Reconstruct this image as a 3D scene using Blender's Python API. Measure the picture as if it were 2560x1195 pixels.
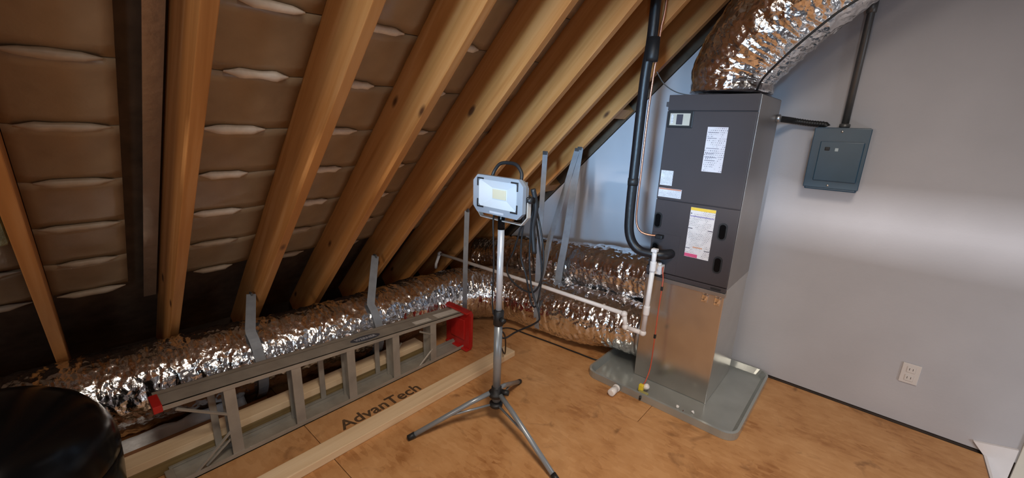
import bpy, bmesh, math, random
from mathutils import Vector, Matrix, noise

random.seed(7)
for o in list(bpy.data.objects):
    bpy.data.objects.remove(o, do_unlink=True)
SC = bpy.context.scene
COL = SC.collection
PI = math.pi

# ------------------------------------------------------------------ camera
YAW, PITCH, ROLL, FPX = 0.716418, 0.265074, 0.0363826, 1047.05
cam_d = bpy.data.cameras.new('camera')
cam = bpy.data.objects.new('camera', cam_d)
COL.objects.link(cam)
cy, sy, cp, sp = math.cos(YAW), math.sin(YAW), math.cos(PITCH), math.sin(PITCH)
fw = Vector((-sy * cp, cy * cp, -sp))
rt = Vector((cy, sy, 0))
up = rt.cross(fw)
cr, sr = math.cos(ROLL), math.sin(ROLL)
rt2 = rt * cr + up * sr
up2 = up * cr - rt * sr
cam.matrix_world = Matrix(((rt2.x, up2.x, -fw.x, 0), (rt2.y, up2.y, -fw.y, 0), (rt2.z, up2.z, -fw.z, 1.5), (0, 0, 0, 1)))
cam_d.sensor_fit = 'HORIZONTAL'
cam_d.sensor_width = 36.0
cam_d.lens = 36.0 * FPX / 2560.0
cam_d.clip_start = 0.02
cam_d.clip_end = 60
SC.camera = cam

# ------------------------------------------------------------------ world, exposure, lights
w = bpy.data.worlds.new('world')
SC.world = w
w.use_nodes = True
w.node_tree.nodes['Background'].inputs[0].default_value = (0.60, 0.78, 1.0, 1)
w.node_tree.nodes['Background'].inputs[1].default_value = 0.12
SC.view_settings.view_transform = 'Standard'
SC.view_settings.look = 'None'
SC.view_settings.gamma = 1.0
SC.view_settings.exposure = 0.0
SC.view_settings.use_curve_mapping = False


def area(name, loc, target, sx, sy_, energy, color, spread=180):
    d = bpy.data.lights.new(name, 'AREA')
    d.shape = 'RECTANGLE'
    d.size, d.size_y = sx, sy_
    d.energy = energy
    d.color = color
    d.spread = math.radians(spread)
    o = bpy.data.objects.new(name, d)
    COL.objects.link(o)
    o.location = loc
    o.rotation_euler = (Vector(target) - Vector(loc)).to_track_quat('-Z', 'Y').to_euler()
    return o


# bare bulb fixture behind the photographer, daylight from a side window, plus unseen added fills and band lamp
area('lamp_bulb', (-0.60, -2.6, 1.55), (-1.3, 1.5, 1.0), 0.50, 0.34, 16, (1.0, 0.81, 0.62))
area('lamp_glint_fill', (0.30, -3.05, 1.35), (-1.2, 2.6, 0.6), 0.95, 0.75, 5, (0.46, 0.71, 1.0))  # unseen fill added for blue highlights on the ducts
area('lamp_window', (0.55, -2.9, 1.75), (-1.42, 2.9, 1.30), 0.50, 0.60, 5.5, (0.38, 0.67, 1.0), 20)
area('lamp_side_window', (1.25, -1.5, 1.75), (-1.6, 1.8, 0.4), 0.40, 0.55, 11, (0.76, 0.88, 1.0))
area('lamp_floor_fill', (0.25, 0.25, 2.95), (-0.15, 1.3, 0.0), 0.6, 0.6, 27, (1.0, 0.88, 0.75), 110)  # unseen fill added to brighten the floor and lower wall
area('lamp_stairwell', (1.9, 1.6, 0.55), (0.7, 2.9, 0.25), 0.4, 0.4, 7.5, (0.88, 0.93, 1.0))
area('lamp_wall_band', (-0.15, -7.0, 2.2), (-0.15, 2.9, 1.1), 0.5, 0.12, 46, (1.0, 0.98, 1.0), 60)  # unseen lamp added to throw the light band on the gable

# ------------------------------------------------------------------ materials
MATS = {}


def new_mat(name):
    m = bpy.data.materials.new(name)
    m.use_nodes = True
    nt = m.node_tree
    b = nt.nodes['Principled BSDF']
    MATS[name] = m
    return m, nt, b


def node(nt, t, **kw):
    n = nt.nodes.new(t)
    for k, v in kw.items():
        setattr(n, k, v)
    return n


def mat(name, col, rough=0.5, metal=0.0, var=0.12, scale=14, bump=0.0, bscale=60, spec=0.5, coat=0.0):
    m, nt, b = new_mat(name)
    tc = node(nt, 'ShaderNodeTexCoord')
    nz = node(nt, 'ShaderNodeTexNoise')
    nz.inputs['Scale'].default_value = scale
    nz.inputs['Detail'].default_value = 5
    nt.links.new(tc.outputs['Object'], nz.inputs['Vector'])
    rp = node(nt, 'ShaderNodeValToRGB')
    c = Vector(col)
    rp.color_ramp.elements[0].position = 0.3
    rp.color_ramp.elements[1].position = 0.7
    rp.color_ramp.elements[0].color = (*(c * (1 - var)), 1)
    rp.color_ramp.elements[1].color = (*[min(1, v * (1 + var)) for v in c], 1)
    nt.links.new(nz.outputs['Fac'], rp.inputs['Fac'])
    nt.links.new(rp.outputs['Color'], b.inputs['Base Color'])
    b.inputs['Roughness'].default_value = rough
    b.inputs['Metallic'].default_value = metal
    b.inputs['Specular IOR Level'].default_value = spec
    b.inputs['Coat Weight'].default_value = coat
    if bump:
        n2 = node(nt, 'ShaderNodeTexNoise')
        n2.inputs['Scale'].default_value = bscale
        n2.inputs['Detail'].default_value = 4
        nt.links.new(tc.outputs['Object'], n2.inputs['Vector'])
        bp = node(nt, 'ShaderNodeBump')
        bp.inputs['Strength'].default_value = bump
        bp.inputs['Distance'].default_value = 0.01
        nt.links.new(n2.outputs['Fac'], bp.inputs['Height'])
        nt.links.new(bp.outputs['Normal'], b.inputs['Normal'])
    return m


def wood(name, dark, mid, light, axis=0, knots=True, rough=0.6, stretch=14):
    """long-grained lumber, grain along the given local axis"""
    m, nt, b = new_mat(name)
    tc = node(nt, 'ShaderNodeTexCoord')
    oi = node(nt, 'ShaderNodeObjectInfo')
    add = node(nt, 'ShaderNodeVectorMath', operation='ADD')
    sc = node(nt, 'ShaderNodeVectorMath', operation='SCALE')
    cmb = node(nt, 'ShaderNodeCombineXYZ')
    for i in range(3):
        nt.links.new(oi.outputs['Random'], cmb.inputs[i])
    sc.inputs['Scale'].default_value = 37.0
    nt.links.new(cmb.outputs[0], sc.inputs[0])
    nt.links.new(tc.outputs['Object'], add.inputs[0])
    nt.links.new(sc.outputs[0], add.inputs[1])
    mp = node(nt, 'ShaderNodeMapping')
    s = [stretch * 1.6] * 3
    s[axis] = 1.1
    mp.inputs['Scale'].default_value = s
    nt.links.new(add.outputs[0], mp.inputs['Vector'])
    nz = node(nt, 'ShaderNodeTexNoise')
    nz.inputs['Scale'].default_value = 1.0
    nz.inputs['Detail'].default_value = 6
    nz.inputs['Distortion'].default_value = 0.9
    nt.links.new(mp.outputs[0], nz.inputs['Vector'])
    rp = node(nt, 'ShaderNodeValToRGB')
    e = rp.color_ramp.elements
    e[0].position = 0.25
    e[0].color = (*dark, 1)
    e[1].position = 0.8
    e[1].color = (*light, 1)
    k = e.new(0.5)
    k.color = (*mid, 1)
    nt.links.new(nz.outputs['Fac'], rp.inputs['Fac'])
    last = rp.outputs['Color']
    if knots:
        mk = node(nt, 'ShaderNodeMapping')
        s = [5.0] * 3
        s[axis] = 2.2
        mk.inputs['Scale'].default_value = s
        nt.links.new(add.outputs[0], mk.inputs['Vector'])
        vo = node(nt, 'ShaderNodeTexVoronoi')
        vo.inputs['Scale'].default_value = 1.0
        nt.links.new(mk.outputs[0], vo.inputs['Vector'])
        r2 = node(nt, 'ShaderNodeValToRGB')
        r2.color_ramp.elements[0].position = 0.05
        r2.color_ramp.elements[0].color = (0.10, 0.05, 0.02, 1)
        r2.color_ramp.elements[1].position = 0.10
        r2.color_ramp.elements[1].color = (1, 1, 1, 1)
        nt.links.new(vo.outputs['Distance'], r2.inputs['Fac'])
        mx = node(nt, 'ShaderNodeMix', data_type='RGBA', blend_type='MULTIPLY')
        mx.inputs['Factor'].default_value = 0.9
        nt.links.new(last, mx.inputs['A'])
        nt.links.new(r2.outputs['Color'], mx.inputs['B'])
        last = mx.outputs['Result']
    nt.links.new(last, b.inputs['Base Color'])
    b.inputs['Roughness'].default_value = rough
    bp = node(nt, 'ShaderNodeBump')
    bp.inputs['Strength'].default_value = 0.15
    bp.inputs['Distance'].default_value = 0.005
    nt.links.new(nz.outputs['Fac'], bp.inputs['Height'])
    nt.links.new(bp.outputs['Normal'], b.inputs['Normal'])
    return m


def osb(name):
    m, nt, b = new_mat(name)
    tc = node(nt, 'ShaderNodeTexCoord')
    mp = node(nt, 'ShaderNodeMapping')
    mp.inputs['Scale'].default_value = (22, 60, 40)
    mp.inputs['Rotation'].default_value = (0, 0, 0.5)
    nt.links.new(tc.outputs['Object'], mp.inputs['Vector'])
    vo = node(nt, 'ShaderNodeTexVoronoi')
    vo.inputs['Scale'].default_value = 1.0
    nt.links.new(mp.outputs[0], vo.inputs['Vector'])
    bw = node(nt, 'ShaderNodeRGBToBW')
    nt.links.new(vo.outputs['Color'], bw.inputs[0])
    nz = node(nt, 'ShaderNodeTexNoise')
    nz.inputs['Scale'].default_value = 3.2
    nz.inputs['Detail'].default_value = 9
    nz.inputs['Roughness'].default_value = 0.62
    nt.links.new(tc.outputs['Object'], nz.inputs['Vector'])
    rp = node(nt, 'ShaderNodeValToRGB')
    e = rp.color_ramp.elements
    e[0].position = 0.30
    e[0].color = (0.33, 0.135, 0.040, 1)
    e[1].position = 0.72
    e[1].color = (0.62, 0.335, 0.145, 1)
    k = e.new(0.46)
    k.color = (0.50, 0.245, 0.092, 1)
    mth = node(nt, 'ShaderNodeMath', operation='MULTIPLY_ADD')
    mth.inputs[1].default_value = 0.16
    nt.links.new(bw.outputs[0], mth.inputs[0])
    sb = node(nt, 'ShaderNodeMath', operation='SUBTRACT')
    nt.links.new(nz.outputs['Fac'], sb.inputs[0])
    sb.inputs[1].default_value = 0.08
    nt.links.new(sb.outputs[0], mth.inputs[2])
    nt.links.new(mth.outputs[0], rp.inputs['Fac'])
    # dirt smudges
    n3 = node(nt, 'ShaderNodeTexNoise')
    n3.inputs['Scale'].default_value = 6.5
    n3.inputs['Detail'].default_value = 6
    n3.inputs['Distortion'].default_value = 0.8
    nt.links.new(tc.outputs['Object'], n3.inputs['Vector'])
    r3 = node(nt, 'ShaderNodeValToRGB')
    r3.color_ramp.elements[0].position = 0.62
    r3.color_ramp.elements[0].color = (1, 1, 1, 1)
    r3.color_ramp.elements[1].position = 0.74
    r3.color_ramp.elements[1].color = (0.45, 0.40, 0.36, 1)
    nt.links.new(n3.outputs['Fac'], r3.inputs['Fac'])
    mx = node(nt, 'ShaderNodeMix', data_type='RGBA', blend_type='MULTIPLY')
    mx.inputs['Factor'].default_value = 0.8
    nt.links.new(rp.outputs['Color'], mx.inputs['A'])
    nt.links.new(r3.outputs['Color'], mx.inputs['B'])
    nt.links.new(mx.outputs['Result'], b.inputs['Base Color'])
    b.inputs['Roughness'].default_value = 0.55
    bp = node(nt, 'ShaderNodeBump')
    bp.inputs['Strength'].default_value = 0.12
    bp.inputs['Distance'].default_value = 0.004
    nt.links.new(bw.outputs[0], bp.inputs['Height'])
    nt.links.new(bp.outputs['Normal'], b.inputs['Normal'])
    return m


def foil(name, col=(0.86, 0.85, 0.85), rough=0.17):
    m, nt, b = new_mat(name)
    tc = node(nt, 'ShaderNodeTexCoord')
    n1 = node(nt, 'ShaderNodeTexNoise')
    n1.inputs['Scale'].default_value = 30
    n1.inputs['Detail'].default_value = 4
    n1.inputs['Distortion'].default_value = 0.7
    nt.links.new(tc.outputs['Object'], n1.inputs['Vector'])
    vo = node(nt, 'ShaderNodeTexVoronoi', feature='F1')
    vo.inputs['Scale'].default_value = 38
    nt.links.new(tc.outputs['Object'], vo.inputs['Vector'])
    ad = node(nt, 'ShaderNodeMath', operation='ADD')
    nt.links.new(n1.outputs['Fac'], ad.inputs[0])
    nt.links.new(vo.outputs['Distance'], ad.inputs[1])
    bp = node(nt, 'ShaderNodeBump')
    bp.inputs['Strength'].default_value = 0.30
    bp.inputs['Distance'].default_value = 0.012
    nt.links.new(ad.outputs[0], bp.inputs['Height'])
    nt.links.new(bp.outputs['Normal'], b.inputs['Normal'])
    b.inputs['Base Color'].default_value = (*col, 1)
    b.inputs['Metallic'].default_value = 1.0
    b.inputs['Roughness'].default_value = rough
    return m


def print_mat(name, paper, ink, rows, dens):
    """paper sticker with rows of small unreadable print"""
    m, nt, b = new_mat(name)
    tc = node(nt, 'ShaderNodeTexCoord')
    mp = node(nt, 'ShaderNodeMapping')
    mp.inputs['Rotation'].default_value = (PI / 2, 0, 0)
    nt.links.new(tc.outputs['Object'], mp.inputs['Vector'])
    br = node(nt, 'ShaderNodeTexBrick')
    br.inputs['Scale'].default_value = rows
    br.inputs['Mortar Size'].default_value = 0.13
    br.inputs['Brick Width'].default_value = 0.5
    br.inputs['Row Height'].default_value = 0.55
    br.inputs['Color1'].default_value = (*ink, 1)
    br.inputs['Color2'].default_value = (*[0.6 * a + 0.4 * c for a, c in zip(paper, ink)], 1)
    br.inputs['Mortar'].default_value = (*paper, 1)
    nt.links.new(mp.outputs[0], br.inputs['Vector'])
    nz = node(nt, 'ShaderNodeTexNoise')
    nz.inputs['Scale'].default_value = 24
    nt.links.new(tc.outputs['Object'], nz.inputs['Vector'])
    r = node(nt, 'ShaderNodeValToRGB')
    r.color_ramp.elements[0].position = dens
    r.color_ramp.elements[1].position = dens + 0.08
    nt.links.new(nz.outputs['Fac'], r.inputs['Fac'])
    mx = node(nt, 'ShaderNodeMix', data_type='RGBA')
    nt.links.new(r.outputs['Color'], mx.inputs['Factor'])
    mx.inputs['A'].default_value = (*paper, 1)
    nt.links.new(br.outputs['Color'], mx.inputs['B'])
    nt.links.new(mx.outputs['Result'], b.inputs['Base Color'])
    b.inputs['Roughness'].default_value = 0.45
    return m


M_OSB = osb('orange_strand_board')
M_RAFT = wood('rafter_pine', (0.40, 0.155, 0.035), (0.52, 0.225, 0.062), (0.64, 0.325, 0.125), 0)
M_PINE = wood('pale_pine', (0.62, 0.43, 0.25), (0.74, 0.54, 0.33), (0.82, 0.64, 0.42), 1)
M_OLIVE = wood('olive_pine', (0.16, 0.10, 0.035), (0.24, 0.16, 0.06), (0.32, 0.22, 0.09), 1)  # darker olive wood for the board below the pale one
M_BROWNW = wood('brown_plank', (0.22, 0.09, 0.03), (0.32, 0.14, 0.05), (0.40, 0.19, 0.07), 1)
M_DECK = mat('deck_and_rafter_shade', (0.10, 0.065, 0.04), 0.8, var=0.3)  # deck colour, also painted shade on the last rafter
M_WALL = mat('drywall_primer', (0.47, 0.465, 0.495), 0.55, var=0.07, scale=2.2, bump=0.06, bscale=90)
M_WALLW = mat('white_painted_trim', (0.80, 0.77, 0.78), 0.45, var=0.03)
M_DARK = mat('shadow_gap', (0.06, 0.04, 0.03), 0.9, var=0.2)
M_BAFFLE = mat('insulation_film', (0.38, 0.285, 0.18), 0.30, var=0.16, scale=5, bump=0.25, bscale=16, spec=0.6)
M_GLINT = mat('lip_glint', (0.86, 0.80, 0.70), 0.5, var=0.12, scale=30)  # panel lip colour with the light glints painted in
M_GLINTD = mat('lip_glint_dim', (0.52, 0.43, 0.32), 0.45, var=0.12, scale=30)  # dimmer painted glint for the left bays and lowest joints
M_FLAP = mat('foil_flap_film', (0.42, 0.33, 0.25), 0.28, metal=0.5, var=0.15, scale=6, bump=0.3, bscale=18)
M_BATT = mat('green_batt', (0.30, 0.36, 0.24), 0.9, var=0.3, scale=30, bump=0.8, bscale=40)
M_FOIL = foil('crinkled_foil')
M_SHEET = mat('galvanized_sheet', (0.60, 0.575, 0.54), 0.24, metal=0.9, var=0.06, scale=9, bump=0.05, bscale=7)
M_SHEETD = mat('galvanized_collar', (0.42, 0.42, 0.42), 0.35, metal=0.9, var=0.1)
M_AH = mat('grey_enamel', (0.050, 0.040, 0.042), 0.5, var=0.05, scale=6)
M_SIDE = mat('grey_side_sheet', (0.30, 0.27, 0.25), 0.34, metal=0.6, var=0.05, scale=6)
M_AHD = mat('grey_enamel_dark', (0.06, 0.052, 0.055), 0.5)
M_BLACK = mat('black_rubber', (0.012, 0.012, 0.013), 0.5)
M_BLACKG = mat('black_gloss_plastic', (0.004, 0.004, 0.0045), 0.20, var=0.05, spec=0.16)
M_FOAMB = mat('black_pipe_foam', (0.010, 0.010, 0.012), 0.42, bump=0.1)
M_COPPER = mat('copper', (0.62, 0.28, 0.17), 0.32, metal=0.9)
M_PVC = mat('white_pvc', (0.82, 0.78, 0.76), 0.35, var=0.03)
M_PAN = mat('grey_green_pan', (0.40, 0.425, 0.41), 0.22, metal=0.5, var=0.12, scale=5, bump=0.05, bscale=12)
M_PANEL = mat('blue_grey_steel', (0.020, 0.064, 0.112), 0.32, var=0.10, scale=9)
M_CONDUIT = mat('grey_conduit', (0.13, 0.13, 0.13), 0.4, metal=0.5)
M_OUTLET = mat('outlet_plastic', (0.66, 0.62, 0.60), 0.4, var=0.02)
M_LAMPG = mat('lamp_grey_paint', (0.27, 0.30, 0.34), 0.38, var=0.03)
M_LENS = mat('lamp_white_reflector', (0.54, 0.58, 0.62), 0.30, var=0.01)
M_LED = mat('lamp_led_yellow', (0.56, 0.52, 0.38), 0.4, var=0.02)
M_BRKT = mat('lamp_bracket_grey', (0.55, 0.50, 0.44), 0.4, metal=0.3)
M_POLE = mat('pole_grey_paint', (0.58, 0.60, 0.63), 0.33, metal=0.25, var=0.04)
M_LEG = mat('leg_grey_paint', (0.28, 0.31, 0.34), 0.33, metal=0.4, var=0.05)
M_STRAP = mat('strap_grey_webbing', (0.27, 0.295, 0.33), 0.42, var=0.12, scale=20, spec=0.6)
M_LAD = mat('ladder_aluminium', (0.36, 0.325, 0.275), 0.42, metal=0.3, var=0.14, scale=12)
M_RED = mat('red_plastic', (0.46, 0.016, 0.013), 0.35, var=0.1)
M_LOGO = mat('logo_blue_grey', (0.06, 0.065, 0.085), 0.4)
M_LOGOT = mat('logo_silver', (0.42, 0.42, 0.45), 0.4)
M_STICK = print_mat('ladder_sticker_print', (0.62, 0.58, 0.52), (0.35, 0.32, 0.29), 40, 0.5)
M_SHEETP = mat('white_plastic_sheet', (0.62, 0.62, 0.62), 0.4, bump=0.5, bscale=30)
M_L1 = print_mat('label_print_grey', (0.80, 0.78, 0.82), (0.22, 0.21, 0.26), 55, 0.44)
M_L2 = print_mat('label_print_small', (0.74, 0.74, 0.80), (0.20, 0.20, 0.26), 75, 0.38)
M_L4 = print_mat('label_print_long', (0.80, 0.75, 0.73), (0.24, 0.22, 0.22), 62, 0.42)
M_YEL = mat('label_yellow', (0.85, 0.58, 0.06), 0.45, var=0.03)
M_PINK = mat('label_pink', (0.72, 0.10, 0.22), 0.45, var=0.03)
M_INK = mat('label_ink', (0.05, 0.045, 0.06), 0.5, var=0.05)
M_CREAM = mat('label_cream', (0.55, 0.52, 0.44), 0.45, var=0.1)
M_VALY = mat('float_yellow', (0.80, 0.60, 0.04), 0.4)
M_OLV = mat('float_olive', (0.33, 0.30, 0.10), 0.5)
M_WIRE = mat('red_wire', (0.50, 0.09, 0.045), 0.4)
M_STAMP = mat('stamp_ink', (0.085, 0.045, 0.02), 0.6, var=0.4, scale=40)


# ------------------------------------------------------------------ mesh helpers
def link(name, me, m, parent=None, smooth=False):
    o = bpy.data.objects.new(name, me)
    COL.objects.link(o)
    if m is not None:
        if isinstance(m, (list, tuple)):
            for k in m:
                me.materials.append(k)
        else:
            me.materials.append(m)
    if smooth:
        for p in me.polygons:
            p.use_smooth = True
    if parent is not None:
        o.parent = parent
    return o


def from_bm(name, bm, m, parent=None, smooth=False):
    me = bpy.data.meshes.new(name)
    bmesh.ops.recalc_face_normals(bm, faces=bm.faces[:])
    bm.to_mesh(me)
    bm.free()
    return link(name, me, m, parent, smooth)


def thing(name, label, cat, loc=(0, 0, 0), group=None, kind=None):
    o = bpy.data.objects.new(name, None)
    o.empty_display_size = 0.1
    COL.objects.link(o)
    o.location = loc
    tag(o, label, cat, group, kind)
    bpy.context.view_layer.update()
    return o


def tag(o, label=None, cat=None, group=None, kind=None):
    if label:
        o['label'] = label
    if cat:
        o['category'] = cat
    if group:
        o['group'] = group
    if kind:
        o['kind'] = kind
    return o


def adopt(parent, *obs):
    """parent objects that were built in world space under a located thing"""
    for o in obs:
        o.parent = parent
        o.matrix_parent_inverse = Matrix.Translation(-Vector(parent.location))
    return obs[0]


def bm_box(bm, lo, hi, bev=0.0, rot=None):
    lo, hi = Vector(lo), Vector(hi)
    c = (lo + hi) / 2
    s = hi - lo
    r = bmesh.ops.create_cube(bm, size=1.0)
    vs = r['verts']
    for v in vs:
        v.co = Vector((v.co.x * s.x, v.co.y * s.y, v.co.z * s.z))
        if rot is not None:
            v.co = rot @ v.co
        v.co += c
    if bev > 0:
        es = list({e for v in vs for e in v.link_edges})
        bmesh.ops.bevel(bm, geom=es, offset=bev, segments=2, affect='EDGES', profile=0.6)


def box(name, lo, hi, m, parent=None, bev=0.004, rot=None):
    """box whose object origin is its own centre"""
    lo, hi = Vector(lo), Vector(hi)
    c = (lo + hi) / 2
    bm = bmesh.new()
    bm_box(bm, lo - c, hi - c, bev, rot)
    o = from_bm(name, bm, m)
    o.location = c
    if parent is not None:
        adopt(parent, o)
    return o


def catmull(pts, n):
    P = [Vector(p) for p in pts]
    out = []
    for i in range(len(P) - 1):
        p0 = P[max(i - 1, 0)]
        p1, p2 = P[i], P[i + 1]
        p3 = P[min(i + 2, len(P) - 1)]
        for k in range(n):
            t = k / n
            out.append(0.5 * ((2 * p1) + (p2 - p0) * t + (2 * p0 - 5 * p1 + 4 * p2 - p3) * t * t + (3 * p1 - p0 - 3 * p2 + p3) * t ** 3))
    out.append(P[-1])
    return out


def resample(pts, step):
    L = [0.0]
    for a, b in zip(pts, pts[1:]):
        L.append(L[-1] + (b - a).length)
    n = max(2, int(L[-1] / step))
    out = []
    j = 0
    for i in range(n + 1):
        s = L[-1] * i / n
        while j < len(L) - 2 and L[j + 1] < s:
            j += 1
        d = L[j + 1] - L[j]
        t = (s - L[j]) / d if d > 1e-9 else 0
        out.append(pts[j].lerp(pts[j + 1], min(1, max(0, t))))
    return out


def frames(pts):
    T = []
    for i in range(len(pts)):
        a = pts[max(i - 1, 0)]
        b = pts[min(i + 1, len(pts) - 1)]
        T.append((b - a).normalized())
    ref = Vector((0, 0, 1)) if abs(T[0].z) < 0.9 else Vector((0, -1, 0))
    u = (ref - T[0] * ref.dot(T[0])).normalized()
    F = []
    for t in T:
        u = (u - t * u.dot(t)).normalized()
        F.append((t, u, t.cross(u)))
    return F


def tube_bm(bm, pts, r, segs=12, cap=True, rad=None):
    pts = [Vector(p) for p in pts]
    F = frames(pts)
    rings = []
    for i, p in enumerate(pts):
        t, u, v = F[i]
        ring = []
        for k in range(segs):
            a = 2 * PI * k / segs
            rr = r if rad is None else rad(i, a, p)
            ring.append(bm.verts.new(p + (u * math.cos(a) + v * math.sin(a)) * rr))
        rings.append(ring)
    for a, b in zip(rings, rings[1:]):
        for k in range(segs):
            bm.faces.new((a[k], a[(k + 1) % segs], b[(k + 1) % segs], b[k]))
    if cap:
        bm.faces.new(rings[0][::-1])
        bm.faces.new(rings[-1])


def tube(name, pts, r, m, parent=None, segs=12, smooth=True, cap=True):
    bm = bmesh.new()
    o_ = Vector(pts[0])
    tube_bm(bm, [Vector(p) - o_ for p in pts], r, segs, cap)
    o = from_bm(name, bm, m, None, smooth)
    o.location = o_
    if parent is not None:
        adopt(parent, o)
    return o


def lathe(name, prof, m, parent=None, loc=(0, 0, 0), segs=40, smooth=True, rot=None):
    bm = bmesh.new()
    rings = []
    for r, z in prof:
        rings.append([bm.verts.new((r * math.cos(2 * PI * k / segs), r * math.sin(2 * PI * k / segs), z)) for k in range(segs)])
    for a, b in zip(rings, rings[1:]):
        for k in range(segs):
            bm.faces.new((a[k], a[(k + 1) % segs], b[(k + 1) % segs], b[k]))
    bm.faces.new(rings[0][::-1])
    bm.faces.new(rings[-1])
    if rot is not None:
        bmesh.ops.transform(bm, matrix=rot.to_4x4(), verts=bm.verts[:])
    o = from_bm(name, bm, m, None, smooth)
    o.location = loc
    if parent is not None:
        adopt(parent, o)
    return o


def prism(name, outline, axis, a, b, m, parent=None, bev=0.0):
    """extrude a 2D outline along axis ('x','y','z') from a to b"""
    bm = bmesh.new()

    def P(p, t):
        if axis == 'x':
            return (t, p[0], p[1])
        if axis == 'y':
            return (p[0], t, p[1])
        return (p[0], p[1], t)
    A = [bm.verts.new(P(p, a)) for p in outline]
    B = [bm.verts.new(P(p, b)) for p in outline]
    n = len(outline)
    bm.faces.new(A)
    bm.faces.new(B[::-1])
    for i in range(n):
        bm.faces.new((A[i], B[i], B[(i + 1) % n], A[(i + 1) % n]))
    bmesh.ops.recalc_face_normals(bm, faces=bm.faces[:])
    if bev:
        bmesh.ops.bevel(bm, geom=bm.edges[:], offset=bev, segments=2, affect='EDGES')
    c = sum((v.co for v in bm.verts), Vector()) / len(bm.verts)
    bmesh.ops.translate(bm, verts=bm.verts[:], vec=-c)
    o = from_bm(name, bm, m)
    o.location = c
    if parent is not None:
        adopt(parent, o)
    return o


def rrect(w_, h_, r, n=5):
    out = []
    for cx, cz, a0 in ((w_ / 2 - r, h_ / 2 - r, 0), (-w_ / 2 + r, h_ / 2 - r, 90), (-w_ / 2 + r, -h_ / 2 + r, 180), (w_ / 2 - r, -h_ / 2 + r, 270)):
        for k in range(n + 1):
            a = math.radians(a0 + 90 * k / n)
            out.append((cx + r * math.cos(a), cz + r * math.sin(a)))
    return out


def text_mesh(name, body, size, m, depth=0.0004, bold=0.018):
    c = bpy.data.curves.new(name, 'FONT')
    c.body = body
    c.size = size
    c.extrude = depth
    c.offset = size * bold
    c.align_x = 'LEFT'
    t = bpy.data.objects.new(name, c)
    COL.objects.link(t)
    bpy.context.view_layer.update()
    dg = bpy.context.evaluated_depsgraph_get()
    me = bpy.data.meshes.new_from_object(t.evaluated_get(dg))
    bpy.data.objects.remove(t, do_unlink=True)
    bpy.data.curves.remove(c)
    me.materials.clear()
    return link(name, me, m)


def strap_mesh(name, pts, wdir, width, m, parent=None, thick=0.0025):
    """webbing: flat ribbon of given width direction along a polyline"""
    bm = bmesh.new()
    pts = [Vector(p) for p in pts]
    F = frames(pts)
    o_ = pts[0].copy()
    wd = Vector(wdir).normalized()
    rows = []
    for i, p in enumerate(pts):
        t = F[i][0]
        ww = (wd - t * wd.dot(t)).normalized()
        n = t.cross(ww).normalized()
        q = p - o_
        rows.append([bm.verts.new(q + ww * a * width / 2 + n * b * thick / 2) for a, b in ((-1, -1), (1, -1), (1, 1), (-1, 1))])
    for a, b in zip(rows, rows[1:]):
        for k in range(4):
            bm.faces.new((a[k], a[(k + 1) % 4], b[(k + 1) % 4], b[k]))
    bm.faces.new(rows[0][::-1])
    bm.faces.new(rows[-1])
    o = from_bm(name, bm, m)
    o.location = o_
    if parent is not None:
        adopt(parent, o)
    return o


# ------------------------------------------------------------------ the setting
YW = 2.90          # gable wall
K = 3.03           # rafter undersides: z = x + K
S2 = math.sqrt(0.5)
DEP = 0.235        # rafter depth
XR = 1.25          # ridge
KD = K + DEP / S2  # deck plane z = x + KD
X_STAIR = 0.645

floor = tag(bpy.data.objects.new('floor', None), kind='structure', label='orange strand board subfloor with dark seams')
COL.objects.link(floor)
bm = bmesh.new()
bm_box(bm, (-3.3, -3.2, -0.30), (X_STAIR, YW, -0.021))
from_bm('subfloor', bm, M_DARK, floor)
ys = [-3.2, -1.75, -0.54, 0.68, 1.90, YW - 0.012]
for i in range(5):
    xs = [-3.25, -1.96, X_STAIR] if i % 2 else [-3.25, -0.72, X_STAIR]
    g0, g1 = (0.0003 if i == 4 else 0.0015), (0.0003 if i == 3 else 0.0015)   # the tight tongue-and-groove joint
    for a, b in zip(xs, xs[1:]):
        box('floor_panel', (a + 0.0015, ys[i] + g0, -0.02), (b - 0.0015, ys[i + 1] - g1, 0.0), M_OSB, floor, bev=0.0003)
st = text_mesh('floor_stamp', 'AdvanTech', 0.105, M_STAMP)
st.location = (-1.765, 0.80, 0.0004)
st.rotation_euler = (0, 0, PI / 2)
st.parent = floor
tri = bmesh.new()
for poly in (((0, 0), (0.085, 0), (0.0425, 0.085)),):
    vs = [tri.verts.new((x, y, 0)) for x, y in poly]
    f_ = tri.faces.new(vs)
    r_ = bmesh.ops.inset_region(tri, faces=[f_], thickness=0.013)
    bmesh.ops.delete(tri, geom=[f_], context='FACES')
tr = from_bm('floor_stamp_mark', tri, M_STAMP, floor)
tr.location = (-1.765, 1.335, 0.0006)
tr.rotation_euler = (0, 0, PI / 2)

# gable wall: a slab following the roof slope
wall = prism('wall_right', [(-3.015, 0.012), (1.6, 0.012), (1.6, XR + K - 0.35), (XR, XR + K)], 'y', YW, YW + 0.1, M_WALL)
tag(wall, kind='structure', label='grey primed drywall gable wall behind the air handler')
gfr = prism('wall_framing', [(-3.3, -0.3), (1.6, -0.3), (1.6, 4.2), (XR, XR + KD), (-3.3, -3.3 + KD)], 'y', YW + 0.102, YW + 0.13, M_DARK)  # dark colour paints the shade of the cavity above the drywall
tag(gfr, kind='structure', label='framing behind the gable drywall, coloured dark as cavity shade')
gap = box('base_gap_shade', (-3.2, YW + 0.01, -0.3), (1.6, YW + 0.09, 0.012), M_DARK)  # dark filler: shade of the gap under the drywall put in colour
tag(gap, kind='structure')
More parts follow.
